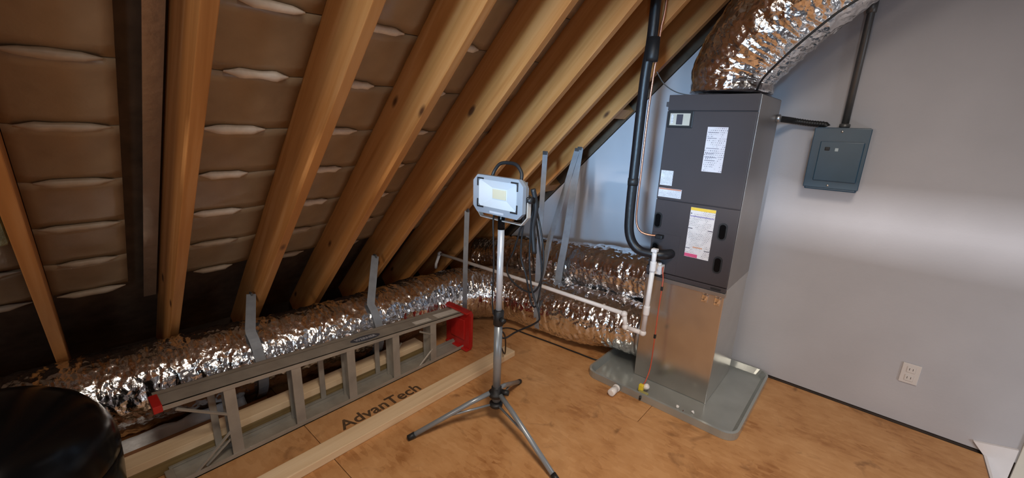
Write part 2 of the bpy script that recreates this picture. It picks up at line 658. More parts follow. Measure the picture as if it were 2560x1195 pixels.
# rear wall out of view, with slits added to shape the gable light band
rear = tag(bpy.data.objects.new('wall_rear', None), kind='structure')
COL.objects.link(rear)
YR = -3.2
for lo, hi in (((-3.3, -0.3), (2.4, 1.716)), ((-3.3, 1.808), (2.4, 4.6)), ((-3.3, 1.716), (-0.95, 1.808)), ((-0.58, 1.716), (-0.31, 1.808)), ((1.5, 1.718), (2.4, 1.808))):
    box('wall_board', (lo[0], YR - 0.02, lo[1]), (hi[0], YR, hi[1]), M_WALL, rear, bev=0)
sidew = box('wall_stair', (2.3, YR, -2.4), (2.4, YW + 0.1, 4.0), M_WALL)
tag(sidew, kind='structure')
# stairwell trim and nosing
tr2 = prism('trim_2', [(0.600, 0.055), (0.743, 0.087), (0.743, -0.28), (X_STAIR + 0.001, -0.28), (X_STAIR + 0.001, 0.001)], 'y', YW - 0.016, YW - 0.001, M_WALLW)
tag(tr2, kind='structure', label='white stair skirt board at the foot of the gable wall')
tr3 = box('trim_3', (X_STAIR + 0.001, -1.0, -0.16), (X_STAIR + 0.012, YW - 0.018, 0.004), M_WALLW, bev=0.001)
tag(tr3, kind='structure', label='white edge board along the stair opening')
tr4 = prism('trim_4', [(0.655, -0.30), (1.3, -0.30), (1.3, -0.22), (0.655, -0.22)], 'y', 1.2, YW - 0.02, M_WALLW)
tag(tr4, kind='structure', label='white painted stair tread below the floor edge')
tr5 = box('trim_5', (0.751, YW - 0.014, -0.30), (1.30, YW - 0.001, 0.42), mat('cream_stair_board', (0.70, 0.66, 0.58), 0.5, var=0.03), bev=0.002)
tag(tr5, kind='structure', label='cream board on the gable wall right of the white skirt')

eave = box('wall_eave', (-3.36, YR, -0.35), (-3.3, YW, 0.35), M_DARK)
tag(eave, kind='structure')

ceiling = tag(bpy.data.objects.new('ceiling', None), kind='structure', label='steep attic roof slope of pine rafters with film-faced insulation between them')
COL.objects.link(ceiling)
ROOF_ROT = Matrix.Rotation(-PI / 4, 3, 'Y')   # local x runs up the slope


def roof_obj(name, x0, x1, y0, y1, n0, n1, m, bev=0.0):
    """slab on the roof slope: x0..x1 plan range, n0..n1 distance above the rafter undersides"""
    L = (x1 - x0) / S2
    bm = bmesh.new()
    bm_box(bm, (0, y0, n0), (L, y1, n1), bev)
    o = from_bm(name, bm, m, ceiling)
    o.location = (x0, 0, x0 + K)
    o.rotation_euler = (0, -PI / 4, 0)
    return o


roof_obj('roof_deck', -3.5, XR + 0.1, YR, YW + 0.13, DEP + 0.03, DEP + 0.06, M_DECK)
o = prism('roof_deck', [(XR, XR + KD), (XR + 0.05, XR + KD + 0.05), (2.5, 2 * XR + KD - 2.5), (2.4, 2 * XR + KD - 2.5)], 'y', YR, YW + 0.13, M_DECK)
o.parent = ceiling

RY = [-2.45, -2.05, -1.65, -1.25, -0.85, -0.45, -0.046, 0.365, 0.77, 1.16, 1.55, 1.95, 2.325, 2.70, 2.945]   # far face of each rafter
RAFTERS = []
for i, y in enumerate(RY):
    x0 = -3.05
    last = i == len(RY) - 1     # end board by the gable: its dark colour stands in for shade
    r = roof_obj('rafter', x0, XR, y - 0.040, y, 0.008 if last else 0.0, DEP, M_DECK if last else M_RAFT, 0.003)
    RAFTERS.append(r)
# sister board beside one rafter, ends at a butt joint
# insulation panels between rafters: bowed film-faced pieces with raised lips, glints painted in their colour
JS = [-3.52, -3.25, -2.985, -2.715, -2.448, -2.18, -1.915, -1.65, -1.385, -1.12, -0.85, -0.58, -0.31, -0.04, 0.23, 0.5]   # joints, distance along slope (x/S2)


def panel_mesh(W, L, sag, seed):
    """local x up the slope (0..L), y across (0..W), z down into the room is negative"""
    bm = bmesh.new()
    nx, ny = 6, 8
    T = []
    for i in range(nx + 1):
        row = []
        for j in range(ny + 1):
            u, v = i / nx, j / ny
            z = -sag * math.sin(PI * v) ** 0.8 * (0.55 + 0.45 * u)
            z += 0.004 * noise.noise(Vector((u * 3 + seed, v * 3, seed)))
            row.append(bm.verts.new((u * L, v * W, z)))
        T.append(row)
    for i in range(nx):
        for j in range(ny):
            bm.faces.new((T[i][j], T[i][j + 1], T[i + 1][j + 1], T[i + 1][j]))
    r = bmesh.ops.extrude_face_region(bm, geom=bm.faces[:])
    bmesh.ops.translate(bm, verts=[v for v in r['geom'] if isinstance(v, bmesh.types.BMVert)], vec=(0, 0, 0.012))
    return bm


def lip_mesh(W, seed):
    """curled lip at a panel joint: a low hump with tapering ends"""
    bm = bmesh.new()
    ny = 14
    rows = []
    for j in range(ny + 1):
        v = j / ny
        env = min(1, 4.5 * v, 4.5 * (1 - v))
        env = max(0.06, env) * (0.85 + 0.3 * noise.noise(Vector((v * 4, seed, 0))))
        h = 0.022 * env
        wd = 0.014 * env + 0.003
        rows.append([bm.verts.new((-wd, v * W, 0.001)), bm.verts.new((-wd * 0.2, v * W, -h)), bm.verts.new((wd, v * W, -h * 0.8)), bm.verts.new((wd * 1.3, v * W, 0.001))])
    for a, b in zip(rows, rows[1:]):
        for k in range(4):
            bm.faces.new((a[k], a[(k + 1) % 4], b[(k + 1) % 4], b[k]))
    bm.faces.new(rows[0][::-1])
    bm.faces.new(rows[-1])
    return bm


SAG = 0.014
PD = DEP - 0.012   # panel plane, measured from rafter undersides
for bi in range(5, len(RY) - 1):
    ya, yb = RY[bi] + 0.002, RY[bi + 1] - 0.042
    W = yb - ya
    if W < 0.1:
        sag = 0.01
    else:
        sag = SAG
    if bi == 6:
        W -= 0.115   # panel stops short of the next rafter, leaving a dark gap and a foil flap
    rnd = random.Random(bi)
    for j in range(len(JS) - 1):
        s0, s1 = JS[j] + rnd.uniform(-0.012, 0.012) * 0, JS[j + 1]
        if s1 * S2 > 0.45:
            continue
        x0 = s0 * S2
        p = from_bm('insulation_panel', panel_mesh(W, s1 - s0 - 0.004, sag, bi * 17 + j), M_BAFFLE, ceiling, True)
        off = Vector((-S2, 0, S2)) * PD
        p.location = Vector((x0, ya, x0 + K)) + off
        p.rotation_euler = (0, -PI / 4, 0)
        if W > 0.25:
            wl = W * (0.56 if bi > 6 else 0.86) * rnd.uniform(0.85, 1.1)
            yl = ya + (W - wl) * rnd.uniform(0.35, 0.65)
            lp = from_bm('panel_lip', lip_mesh(wl, bi + j * 3.1), M_GLINT if bi > 6 and j > 1 else M_GLINTD, ceiling, True)
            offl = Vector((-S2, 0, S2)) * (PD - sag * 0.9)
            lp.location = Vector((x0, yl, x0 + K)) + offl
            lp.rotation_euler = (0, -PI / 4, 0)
roof_obj('foil_flap', -2.6, 0.2, 0.262, 0.312, DEP - 0.030, DEP - 0.026, M_FLAP, 0.0)
# green batt in the nearest bay at the left
bt = roof_obj('insulation_batt', -2.05, -1.3, -0.40, -0.095, 0.10, 0.19, M_BATT, 0.02)
# blocking between the last rafter and the gable
for xc in (-1.44, -2.03):
    roof_obj('blocking', xc - 0.03, xc + 0.03, 2.702, 2.898, 0.012, 0.14, M_RAFT, 0.002)

# ------------------------------------------------------------------ flexible ducts
def duct_mesh(pts, r, seed, step=0.008, segs=120, amp=1.0, radf=None):
    P = resample(catmull(pts, 16), step)
    o_ = P[0].copy()
    P = [p - o_ for p in P]
    bm = bmesh.new()
    n = len(P)

    def rad(i, a, p):
        s = i * step
        cx, sx = math.cos(a), math.sin(a)
        rr = r if radf is None else radf(i / (n - 1))
        # pleats: fine along the axis, long around it, leaning a little
        sw = s + 0.022 * noise.noise(Vector((s * 7, cx * 2.2 + seed, sx * 2.2))) + 0.02 * sx
        w1 = noise.noise(Vector((sw * 34, cx * 2.3 + seed, sx * 2.3)))
        w2 = abs(noise.noise(Vector((sw * 62, cx * 4.2, sx * 4.2 + seed))))
        w3 = noise.noise(Vector((sw * 95 + seed, cx * 9, sx * 9)))
        w4 = noise.noise(Vector((s * 5, cx * 1.2, sx * 1.2 + seed * 2)))
        rib = 0.0012 * math.cos(2 * PI * s / 0.085)
        return rr + amp * (0.0075 * w1 - 0.0100 * w2 + 0.0030 * w3 + 0.009 * w4 + rib)
    tube_bm(bm, P, r, segs, True, rad)
    return bm, o_


def duct(name, label, pts, r, seed, radf=None, collar=None):
    bm, o_ = duct_mesh(pts, r, seed, radf=radf)
    t = from_bm(name, bm, M_FOIL, None, True)
    t.location = o_
    tag(t, label, 'duct')
    return t


EAVE_X, EAVE_R = -2.36, 0.205
d1 = duct('flexible_duct', 'crinkled silver flexible duct on the floor, turning the corner and running behind the ladder',
          [(-0.95, 2.47, 0.240), (-1.15, 2.455, 0.238), (-1.4, 2.42, 0.215), (-1.7, 2.39, 0.21), (-2.06, 2.33, 0.21), (-2.29, 2.08, 0.21), (-2.36, 1.65, 0.21), (EAVE_X, 1.2, 0.21), (-2.42, 0.7, 0.21), (-2.49, 0.25, 0.21), (-2.53, -0.1, 0.21), (-2.53, -0.45, 0.21)],
          EAVE_R, 3.1, radf=lambda u: 0.178 + (EAVE_R - 0.178) * min(1, u / 0.12))
d2 = duct('flexible_duct', 'upper silver flexible duct running from the air handler plenum back under the last rafters',
          [(-0.95, 2.60, 0.565), (-1.3, 2.605, 0.535), (-1.75, 2.615, 0.485), (-2.2, 2.62, 0.43), (-2.45, 2.60, 0.375), (-2.60, 2.56, 0.335)],
          0.170, 8.7)
d3 = duct('flexible_duct', 'large silver flexible duct rising from the top of the grey air handler cabinet',
          [(-0.70, 2.52, 1.70), (-0.69, 2.52, 1.82), (-0.58, 2.50, 1.99), (-0.38, 2.47, 2.17), (-0.13, 2.43, 2.38), (0.14, 2.38, 2.60), (0.40, 2.35, 2.82)],
          0.205, 5.5, radf=lambda u: 0.20 + 0.025 * min(1, u * 5))
for d, c in ((d1, (-0.935, 2.47, 0.240)), (d2, (-0.935, 2.60, 0.565))):
    rr = 0.168 if d is d1 else 0.158
    rg = lathe('duct_collar', [(rr, -0.012), (rr + 0.014, -0.012), (rr + 0.014, 0.012), (rr, 0.012)], M_SHEETD, None, (0, 0, 0), 48, rot=Matrix.Rotation(PI / 2, 3, 'Y'))
    rg.parent = d
    rg.location = Vector(c) - d.location + Vector((-0.012, 0, 0))

# ------------------------------------------------------------------ drain pan, plenum, air handler
def bm_pan():
    outer = rrect(0.87, 0.80, 0.07, 6)
    inner = rrect(0.845, 0.775, 0.06, 6)
    inner2 = rrect(0.80, 0.73, 0.05, 6)
    bm = bmesh.new()
    rings = [[bm.verts.new((x, y, 0.0)) for x, y in outer], [bm.verts.new((x, y, 0.042)) for x, y in outer],
             [bm.verts.new((x, y, 0.044)) for x, y in inner], [bm.verts.new((x, y, 0.010)) for x, y in inner2]]
    n = len(outer)
    for a, b in zip(rings, rings[1:]):
        for k in range(n):
            bm.faces.new((a[k], a[(k + 1) % n], b[(k + 1) % n], b[k]))
    bm.faces.new(rings[0][::-1])
    bm.faces.new(rings[-1])
    return bm


PAN_C = Vector((-0.725, 2.478, 0.001))
pan = from_bm('drain_pan', bm_pan(), M_PAN)
pan.location = PAN_C
tag(pan, 'grey green drain pan with rounded corners on the floor under the air handler', 'pan')

AX0, AX1, AY0, AY1 = -0.935, -0.500, 2.30, 2.765
PZ0, PZ1 = 0.012, 0.683
pl = thing('plenum', 'shiny sheet metal plenum box standing in the drain pan below the air handler', 'plenum', ((AX0 + AX1) / 2, (AY0 + AY1) / 2, PZ0))
box('sheet_metal_body', (AX0, AY0 - 0.005, PZ0), (AX1, AY1, PZ1), M_SHEET, pl, 0.004)
box('top_flange', (AX0 - 0.003, AY0 - 0.012, PZ1 - 0.022), (AX1 + 0.003, AY0 - 0.004, PZ1), M_SHEETD, pl, 0.001)
# shiny tape patches under the cabinet edge and a tape strip on the side
for x in (-0.595, -0.530):
    p = box('foil_tape', (x - 0.016, AY0 - 0.011, 0.610), (x + 0.016, AY0 - 0.0045, 0.668), M_FOIL, pl, 0.002)
box('foil_tape', (AX1 - 0.001, AY0 + 0.01, 0.655), (AX1 + 0.003, AY1 - 0.01, 0.700), M_SHEET, pl, 0.001)

ah = thing('air_handler', 'tall dark grey air handler cabinet with white labels against the gable wall', 'air handler', ((AX0 + AX1) / 2, (AY0 + AY1) / 2, 0.684))
Z0, ZS, ZT0, Z1 = 0.684, 1.13, 1.60, 1.685
box('cabinet', (AX0, AY0 + 0.012, Z0), (AX1, AY1, Z1), M_AH, ah, 0.005)
box('side_panel', (AX1 - 0.002, AY0 + 0.014, Z0 + 0.002), (AX1 + 0.002, AY1 - 0.002, Z1 - 0.004), M_SIDE, ah, 0.001)
box('service_panel', (AX0 + 0.001, AY0, Z0 + 0.028), (AX1 - 0.001, AY0 + 0.012, ZS - 0.002), M_AH, ah, 0.003)
box('upper_panel', (AX0 + 0.001, AY0, ZS + 0.002), (AX1 - 0.001, AY0 + 0.012, ZT0 + 0.002), M_AH, ah, 0.003)
box('top_band', (AX0 + 0.001, AY0 + 0.003, ZT0 + 0.006), (AX1 - 0.001, AY0 + 0.012, Z1 - 0.001), M_AH, ah, 0.002)
box('bottom_rail', (AX0, AY0 - 0.004, Z0), (AX1, AY0 + 0.012, Z0 + 0.025), M_AH, ah, 0.002)
box('coil_cover', (AX0 + 0.002, AY0 - 0.003, Z0 + 0.03), (-0.772, AY0 + 0.001, 0.940), M_AH, ah, 0.001)
box('cabinet_bracket', (AX0 - 0.014, AY0 + 0.01, 1.625), (AX0 + 0.001, AY0 + 0.05, 1.650), M_AHD, ah, 0.003)


def slot(x, z):
    o = prism('knockout_slot', [(a + x, b + z) for a, b in rrect(0.044, 0.092, 0.0215, 8)], 'y', AY0 - 0.004, AY0 + 0.004, M_BLACK, ah)
    i = prism('slot_recess', [(a + x, b + z) for a, b in rrect(0.030, 0.076, 0.0145, 8)], 'y', AY0 - 0.0055, AY0 - 0.0035, M_BLACKG)
    i.parent = o
    i.location = Vector((0, -0.0045, 0))


for x, z in ((-0.909, 1.010), (-0.565, 1.007), (-0.562, 0.828), (-0.905, 0.838)):
    slot(x, z)


def sticker(x0, x1, z0, z1, m, name='label', label=None, par=None, y=AY0):
    o = box(name, (x0, y - 0.0012, z0), (x1, y + 0.0005, z1), m, par or ah, 0)
    if label:
        o['label'] = label
    return o


def sub(parent, x0, x1, z0, z1, m, name, y=AY0 - 0.0012):
    o = box(name, (x0, y - 0.0008, z0), (x1, y + 0.0002, z1), m, None, 0)
    o.parent = parent
    o.location = Vector(o.location) - Vector(parent.location)
    return o


fr = box('label_frame', (-0.926, AY0 - 0.005, 1.518), (-0.793, AY0 + 0.001, 1.603), M_BLACK, ah, 0.003)
fr['label'] = 'black framed rating plate'
sub(fr, -0.913, -0.808, 1.530, 1.591, M_CREAM, 'rating_plate', AY0 - 0.005)
sub(fr, -0.878, -0.845, 1.534, 1.586, M_INK, 'printed_block', AY0 - 0.0058)
sub(fr, -0.906, -0.896, 1.540, 1.584, M_L2, 'printed_column', AY0 - 0.0058)
M_LINE = mat('label_grey_ink', (0.30, 0.29, 0.34), 0.5)
L1 = sticker(-0.715, -0.618, 1.304, 1.527, M_L1, 'label', 'tall white label')
for z in (1.498, 1.470, 1.42, 1.395, 1.375, 1.36):
    sub(L1, -0.708, -0.65 + random.uniform(-0.02, 0.015), z, z + 0.0035, M_LINE, 'print_line')
L2 = sticker(-0.925, -0.858, 1.210, 1.291, M_L2, 'label', 'small square label')
L3 = sticker(-0.927, -0.800, 1.145, 1.195, M_L2, 'label', 'wide low label')
sub(L3, -0.925, -0.802, 1.187, 1.194, mat('label_orange', (0.6, 0.25, 0.15), 0.5), 'header_bar')
L4 = sticker(-0.738, -0.611, 0.838, 1.112, M_L4, 'label', 'long warning label with yellow header and pink footer')
sub(L4, -0.7375, -0.6115, 1.096, 1.1115, M_YEL, 'header_bar')
sub(L4, -0.7375, -0.670, 0.840, 0.858, M_PINK, 'footer_bar')
sub(L4, -0.735, -0.614, 1.063, 1.0665, mat('label_violet', (0.16, 0.13, 0.38), 0.5), 'rule_line')
sub(L4, -0.7375, -0.715, 0.996, 1.000, M_INK, 'fold_mark')
sub(L4, -0.635, -0.6115, 0.996, 1.000, M_INK, 'fold_mark')
sub(L4, -0.7375, -0.715, 0.886, 0.889, M_INK, 'fold_mark')
sub(L4, -0.640, -0.6115, 0.884, 0.887, M_INK, 'fold_mark')
sub(L4, -0.7345, -0.7285, 1.076, 1.082, M_INK, 'warning_sign')
sub(L4, -0.700, -0.650, 0.893, 0.900, mat('label_orange_band', (0.70, 0.38, 0.24), 0.5), 'print_band')
box('access_tag', (-0.576, AY0 - 0.006, 0.690), (-0.524, AY0 + 0.001, 0.702), M_BLACK, ah, 0.002)
box('drain_port', (AX0 + 0.004, AY0 - 0.03, 0.700), (AX0 + 0.055, AY0 + 0.0, 0.745), M_AHD, ah, 0.006)

# white drain valve with red wires below the suction line
val = thing('drain_switch', 'small white overflow switch beside the top of the white drain pipe', 'switch', (-0.853, 2.262, 0.712))
box('switch_body', (-0.878, 2.240, 0.712), (-0.832, 2.294, 0.766), M_PVC, val, 0.006)
lathe('switch_cap', [(0.016, 0), (0.016, 0.008), (0.009, 0.014)], M_PVC, val, (-0.855, 2.262, 0.766), 20)
box('switch_mark', (-0.862, 2.2385, 0.730), (-0.848, 2.2402, 0.748), M_L2, val, 0)

wire = tube('red_wire', catmull([(-0.835, 2.275, 0.755), (-0.822, 2.24, 0.745), (-0.812, 2.235, 0.70), (-0.806, 2.222, 0.66), (-0.806, 2.215, 0.50), (-0.802, 2.205, 0.32), (-0.800, 2.195, 0.16), (-0.806, 2.165, 0.08), (-0.812, 2.15, 0.062)], 6), 0.0035, M_WIRE, None, 8)
tag(wire, 'thin red wire hanging from the white switch down to the drain pan', 'wire')
for z, x, y in ((0.645, -0.806, 2.221), (0.355, -0.803, 2.207)):
    b_ = box('wire_splice', (x - 0.006, y - 0.006, z - 0.012), (x + 0.006, y + 0.006, z + 0.012), M_BLACK, wire, 0.002)

fs = thing('float_switch', 'small yellow and white float switch at the front of the drain pan', 'switch', (-0.795, 2.12, 0.011))
box('float_foot', (-0.818, 2.085, 0.012), (-0.762, 2.125, 0.040), M_OLV, fs, 0.006)
box('float_body', (-0.826, 2.118, 0.030), (-0.800, 2.142, 0.070), M_VALY, fs, 0.004)
lathe('float_cap', [(0.0, 0), (0.016, 0), (0.017, 0.018), (0.013, 0.030), (0.0, 0.030)][1:-1], M_PVC, fs, (-0.803, 2.150, 0.045), 20, rot=Matrix.Rotation(0.8, 3, 'Y'))
lathe('float_button', [(0.006, 0), (0.006, 0.02)], M_BLACK, fs, (-0.826, 2.092, 0.012), 12)
lathe('float_button', [(0.006, 0), (0.006, 0.02)], M_BLACK, fs, (-0.790, 2.072, 0.012), 12)

stub = thing('drain_fitting', 'short white pipe fitting sticking out of the front rim of the drain pan', 'pipe fitting', (-0.932, 2.045, 0.03))
ry90 = Matrix.Rotation(PI / 2, 3, 'X')
lathe('pipe_socket', [(0.013, -0.045), (0.021, -0.045), (0.021, 0.0), (0.0165, 0.002), (0.0165, 0.030), (0.012, 0.030)], M_PVC, stub, (-0.932, 2.035, 0.024), 24, rot=Matrix.Rotation(-PI / 2, 3, 'X'))
lathe('threaded_collar', [(0.019, -0.006), (0.022, -0.006), (0.022, 0.006), (0.019, 0.006)], M_PVC, stub, (-0.932, 2.058, 0.024), 24, rot=ry90)

# crumbs of debris in the pan
rnd = random.Random(5)
SCR = ('dull left scrap of the three pale scraps in the drain pan', 'middle shiny scrap of the three pale scraps in the drain pan', 'right scrap of the three pale scraps in the drain pan')
for k in range(3):
    bm = bmesh.new()
    bmesh.ops.create_icosphere(bm, subdivisions=1, radius=0.008)
    for v in bm.verts:
        v.co *= rnd.uniform(0.5, 1.4)
    dbr = from_bm('foil_scrap', bm, M_FOIL if k % 2 else M_PVC)
    dbr.location = (-0.605 + 0.04 * k, 2.15 + rnd.uniform(-0.02, 0.03), 0.018)
    tag(dbr, SCR[k], 'scrap', 'scraps in the drain pan')

# ------------------------------------------------------------------ refrigerant lines, condensate pipe
sl = thing('refrigerant_line', 'thick black foam insulated pipe dropping from the rafters and bending into the air handler', 'pipe', (-1.035, 2.2, 0.9))
tube('insulated_pipe', resample(catmull([(-1.02, 2.2, 2.30), (-1.022, 2.2, 2.127), (-1.022, 2.2, 1.943), (-1.036, 2.2, 1.753), (-1.038, 2.2, 1.34), (-1.036, 2.2, 1.026), (-1.018, 2.2, 0.905), (-0.965, 2.205, 0.842), (-0.89, 2.215, 0.832), (-0.835, 2.235, 0.833), (-0.815, 2.27, 0.833), (-0.812, 2.298, 0.833)], 8), 0.02), 0.0265, M_FOAMB, sl, 20)
lathe('tape_band', [(0.031, -0.02), (0.0325, 0.0), (0.031, 0.095)], M_BLACK, sl, (-1.010, 2.198, 1.86), 20)
lathe('tape_band', [(0.0285, -0.02), (0.0295, 0.0), (0.0285, 0.02)], M_BLACK, sl, (-1.038, 2.2, 1.22), 20)
cl = tube('copper_line', resample(catmull([(-0.985, 2.25, 2.31), (-0.992, 2.25, 2.079), (-1.002, 2.25, 1.988), (-1.018, 2.25, 1.636), (-1.02, 2.25, 1.272), (-1.018, 2.25, 1.021), (-0.99, 2.252, 0.942), (-0.94, 2.27, 0.922), (-0.888, 2.298, 0.922)], 8), 0.02), 0.0055, M_COPPER, None, 10)
tag(cl, 'thin bare copper line beside the black insulated pipe', 'pipe')
box('service_valve', (-0.900, 2.262, 0.910), (-0.860, 2.299, 0.932), M_BLACK, cl, 0.005)
w1 = tube('thermostat_wire', catmull([(-1.01, 2.28, 1.80), (-0.985, 2.33, 1.745), (-0.94, 2.38, 1.708), (-0.88, 2.42, 1.692), (-0.82, 2.45, 1.690)], 6), 0.003, M_CONDUIT, None, 8)
tag(w1, 'thin dark control wire from the black pipe to the air handler top', 'wire')

PY = 2.13
cp_ = thing('condensate_pipe', 'white plastic condensate drain pipe with a trap, running left over the ducts', 'pipe', (-0.845, PY, 0.40))
tube('riser_pipe', [(-0.836, PY, 0.80), (-0.845, PY, 0.39)], 0.0135, M_PVC, cp_, 16)
tube('trap_pipe', [(-0.845, PY, 0.388), (-0.95, PY, 0.387)], 0.0135, M_PVC, cp_, 16)
tube('trap_pipe', [(-0.953, PY, 0.387), (-0.968, PY, 0.464)], 0.0135, M_PVC, cp_, 16)
tube('long_pipe', [(-0.968, PY, 0.466), (-1.589, PY, 0.462), (-2.648, PY, 0.442)], 0.0125, M_PVC, cp_, 16)
tube('tail_pipe', [(-2.652, PY, 0.442), (-2.70, PY, 0.34), (-2.705, PY, 0.30)], 0.012, M_PVC, cp_, 16)
for x, z in ((-0.846, 0.390), (-0.952, 0.388), (-0.970, 0.464), (-2.650, 0.442)):
    bm = bmesh.new()
    bmesh.ops.create_uvsphere(bm, u_segments=16, v_segments=10, radius=0.0195)
    e_ = from_bm('pipe_elbow', bm, M_PVC, None, True)
    e_.location = (x, PY, z)
    adopt(cp_, e_)
lathe('pipe_coupling', [(0.0165, -0.028), (0.0175, -0.02), (0.0175, 0.02), (0.0165, 0.028)], M_PVC, cp_, (-0.8415, PY, 0.53), 18)
lathe('pipe_coupling', [(0.0165, -0.028), (0.0175, -0.02), (0.0175, 0.02), (0.0165, 0.028)], M_PVC, cp_, (-0.8365, PY, 0.79), 18)
box('cleanout_cap', (-0.853, PY - 0.016, 0.872), (-0.822, PY + 0.016, 0.890), M_PVC, cp_, 0.004)
tube('upper_pipe', [(-0.8365, PY, 0.80), (-0.8375, PY, 0.874)], 0.0125, M_PVC, cp_, 16)

# ------------------------------------------------------------------ electrical box, conduits, outlet
ep = thing('breaker_box', 'blue grey steel breaker box mounted on the grey gable wall', 'electrical box', (-0.203, YW, 1.38))
EX0, EX1, EZ0, EZ1, EY = -0.318, -0.092, 1.222, 1.548, YW - 0.10
box('box_body', (EX0, EY, EZ0), (EX1, YW - 0.001, EZ1), M_PANEL, ep, 0.006)
box('cover_plate', (EX0 - 0.006, EY - 0.008, EZ0 + 0.012), (EX1 + 0.006, EY + 0.001, EZ1 - 0.004), M_PANEL, ep, 0.003)
dr = box('panel_door', (EX0 + 0.032, EY - 0.016, EZ0 + 0.05), (EX1 - 0.010, EY - 0.007, EZ1 - 0.072), M_PANEL, ep, 0.004)
h_ = box('door_latch', (-0.262, EY - 0.021, 1.430), (-0.240, EY - 0.015, 1.448), M_BLACK, None, 0.003)
h_.parent = dr
h_.location = Vector(h_.location) - Vector(dr.location)
h_ = box('door_sticker', (-0.218, EY - 0.0172, 1.428), (-0.204, EY - 0.0158, 1.444), mat('sticker_pale', (0.45, 0.55, 0.60), 0.4), None, 0)
h_.parent = dr
h_.location = Vector(h_.location) - Vector(dr.location)
for x, z in ((-0.205, EZ1 - 0.020), (-0.215, EZ0 + 0.028)):
    lathe('cover_screw', [(0.006, 0), (0.006, 0.003), (0.003, 0.005)], M_SHEET, ep, (x, EY - 0.008, z), 14, rot=Matrix.Rotation(PI / 2, 3, 'X'))

cv = thing('electrical_conduit', 'dark grey vertical conduit rising from the top of the blue breaker box', 'conduit', (-0.205, 2.865, 1.549))
tube('conduit_pipe', [(-0.207, 2.868, 1.549), (-0.207, 2.868, 2.9)], 0.0165, M_CONDUIT, cv, 16)
lathe('conduit_coupling', [(0.0165, -0.03), (0.021, -0.028), (0.021, 0.028), (0.0165, 0.03)], M_CONDUIT, cv, (-0.207, 2.868, 2.125), 18)
lathe('conduit_connector', [(0.022, 0), (0.024, 0.004), (0.024, 0.016), (0.017, 0.02)], M_CONDUIT, cv, (-0.207, 2.868, 1.5495), 18)
ch = thing('flexible_conduit', 'short black flexible conduit linking the air handler side to the breaker box', 'conduit', (-0.41, 2.85, 1.565))


def ribbed():
    bm = bmesh.new()
    P = resample(catmull([(-0.500, 2.72, 1.585), (-0.47, 2.78, 1.583), (-0.43, 2.85, 1.578), (-0.36, 2.862, 1.568), (-0.295, 2.862, 1.562), (-0.283, 2.862, 1.553)], 10), 0.004)
    tube_bm(bm, P, 0.016, 14, True, lambda i, a, p: 0.0155 + 0.0015 * math.cos(i * PI / 1.5))
    return bm


c_ = from_bm('conduit_hose', ribbed(), M_BLACK, None, True)
adopt(ch, c_)
lathe('conduit_connector', [(0.017, 0), (0.022, 0.003), (0.022, 0.018), (0.017, 0.022)], M_SHEETD, ch, (-0.499, 2.72, 1.585), 18, rot=Matrix.Rotation(PI / 2, 3, 'Y'))

ol = thing('wall_outlet', 'pale square outlet plate low on the grey gable wall', 'outlet', (0.312, YW, 0.302))
box('outlet_plate', (0.276, YW - 0.008, 0.246), (0.349, YW - 0.0005, 0.358), M_OUTLET, ol, 0.003)
for z in (0.326, 0.278):
    f_ = box('outlet_socket', (0.295, YW - 0.0105, z - 0.017), (0.330, YW - 0.007, z + 0.017), M_OUTLET, ol, 0.003)
    for dx in (-0.007, 0.007):
        s_ = box('socket_slot', (0.3125 + dx - 0.001, YW - 0.0111, z - 0.004), (0.3125 + dx + 0.001, YW - 0.0103, z + 0.008), M_BLACK, None, 0)
        s_.parent = f_
        s_.location = Vector(s_.location) - Vector(f_.location)

# ------------------------------------------------------------------ ladder lying on its side
LY0, LY1 = 0.16, 1.765


def lz(y):
    return 0.393 - 0.073 * (y - 0.17)


lad = thing('step_ladder', 'weathered grey aluminium stepladder lying on its side with red plastic ends', 'ladder', (-2.0, 1.0, 0.0))


def rail(name, x0, x1, zf, top, m=M_LAD):
    """U channel rail: web up (top) or down, flanges along the x edges"""
    bm = bmesh.new()
    t, fl = 0.004, 0.024
    for a, b, za, zb in ((x0, x1, 0, t), (x0, x0 + t, 0, fl), (x1 - t, x1, 0, fl)):
        vs = []
        for y in (LY0, LY1):
            z = zf(y)
            for x, dz in ((a, za), (b, za), (b, zb), (a, zb)):
                vs.append(bm.verts.new((x, y, z - dz if top else z + dz)))
        for f in ((0, 1, 2, 3), (4, 5, 6, 7), (0, 1, 5, 4), (1, 2, 6, 5), (2, 3, 7, 6), (3, 0, 4, 7)):
            bm.faces.new([vs[i] for i in f])
    o = from_bm(name, bm, m)
    adopt(lad, o)
    return o


r1 = rail('side_rail', -2.030, -1.935, lz, True)
rail('side_rail', -2.030, -1.935, lambda y: 0.003, False)
rail('rear_rail', -2.085, -2.034, lambda y: lz(y) - 0.012, True)
rail('rear_rail', -2.046, -2.034, lambda y: 0.010, False)
for y in (0.395, 0.672, 0.950, 1.228, 1.50):
    bm = bmesh.new()
    z1 = lz(y) - 0.004
    bm_box(bm, (-2.022, y - 0.003, 0.008), (-1.940, y + 0.003, z1))      # tread
    bm_box(bm, (-1.944, y - 0.022, 0.008), (-1.938, y + 0.022, z1))      # front flange
    bm_box(bm, (-2.024, y - 0.016, 0.008), (-2.019, y + 0.016, z1))      # rear flange
    adopt(lad, from_bm('ladder_step', bm, M_LAD))
for y in (0.345, 0.83, 1.16, 1.55):
    bm = bmesh.new()
    bm_box(bm, (-2.047, y - 0.014, 0.014), (-2.035, y + 0.014, lz(y) - 0.016), 0.003)
    adopt(lad, from_bm('rear_bar', bm, M_LAD))


def bar(name, a, b, w_, m, parent):
    a, b = Vector(a), Vector(b)
    o = tube(name, [a, b], w_, m, parent, 6, False)
    return o


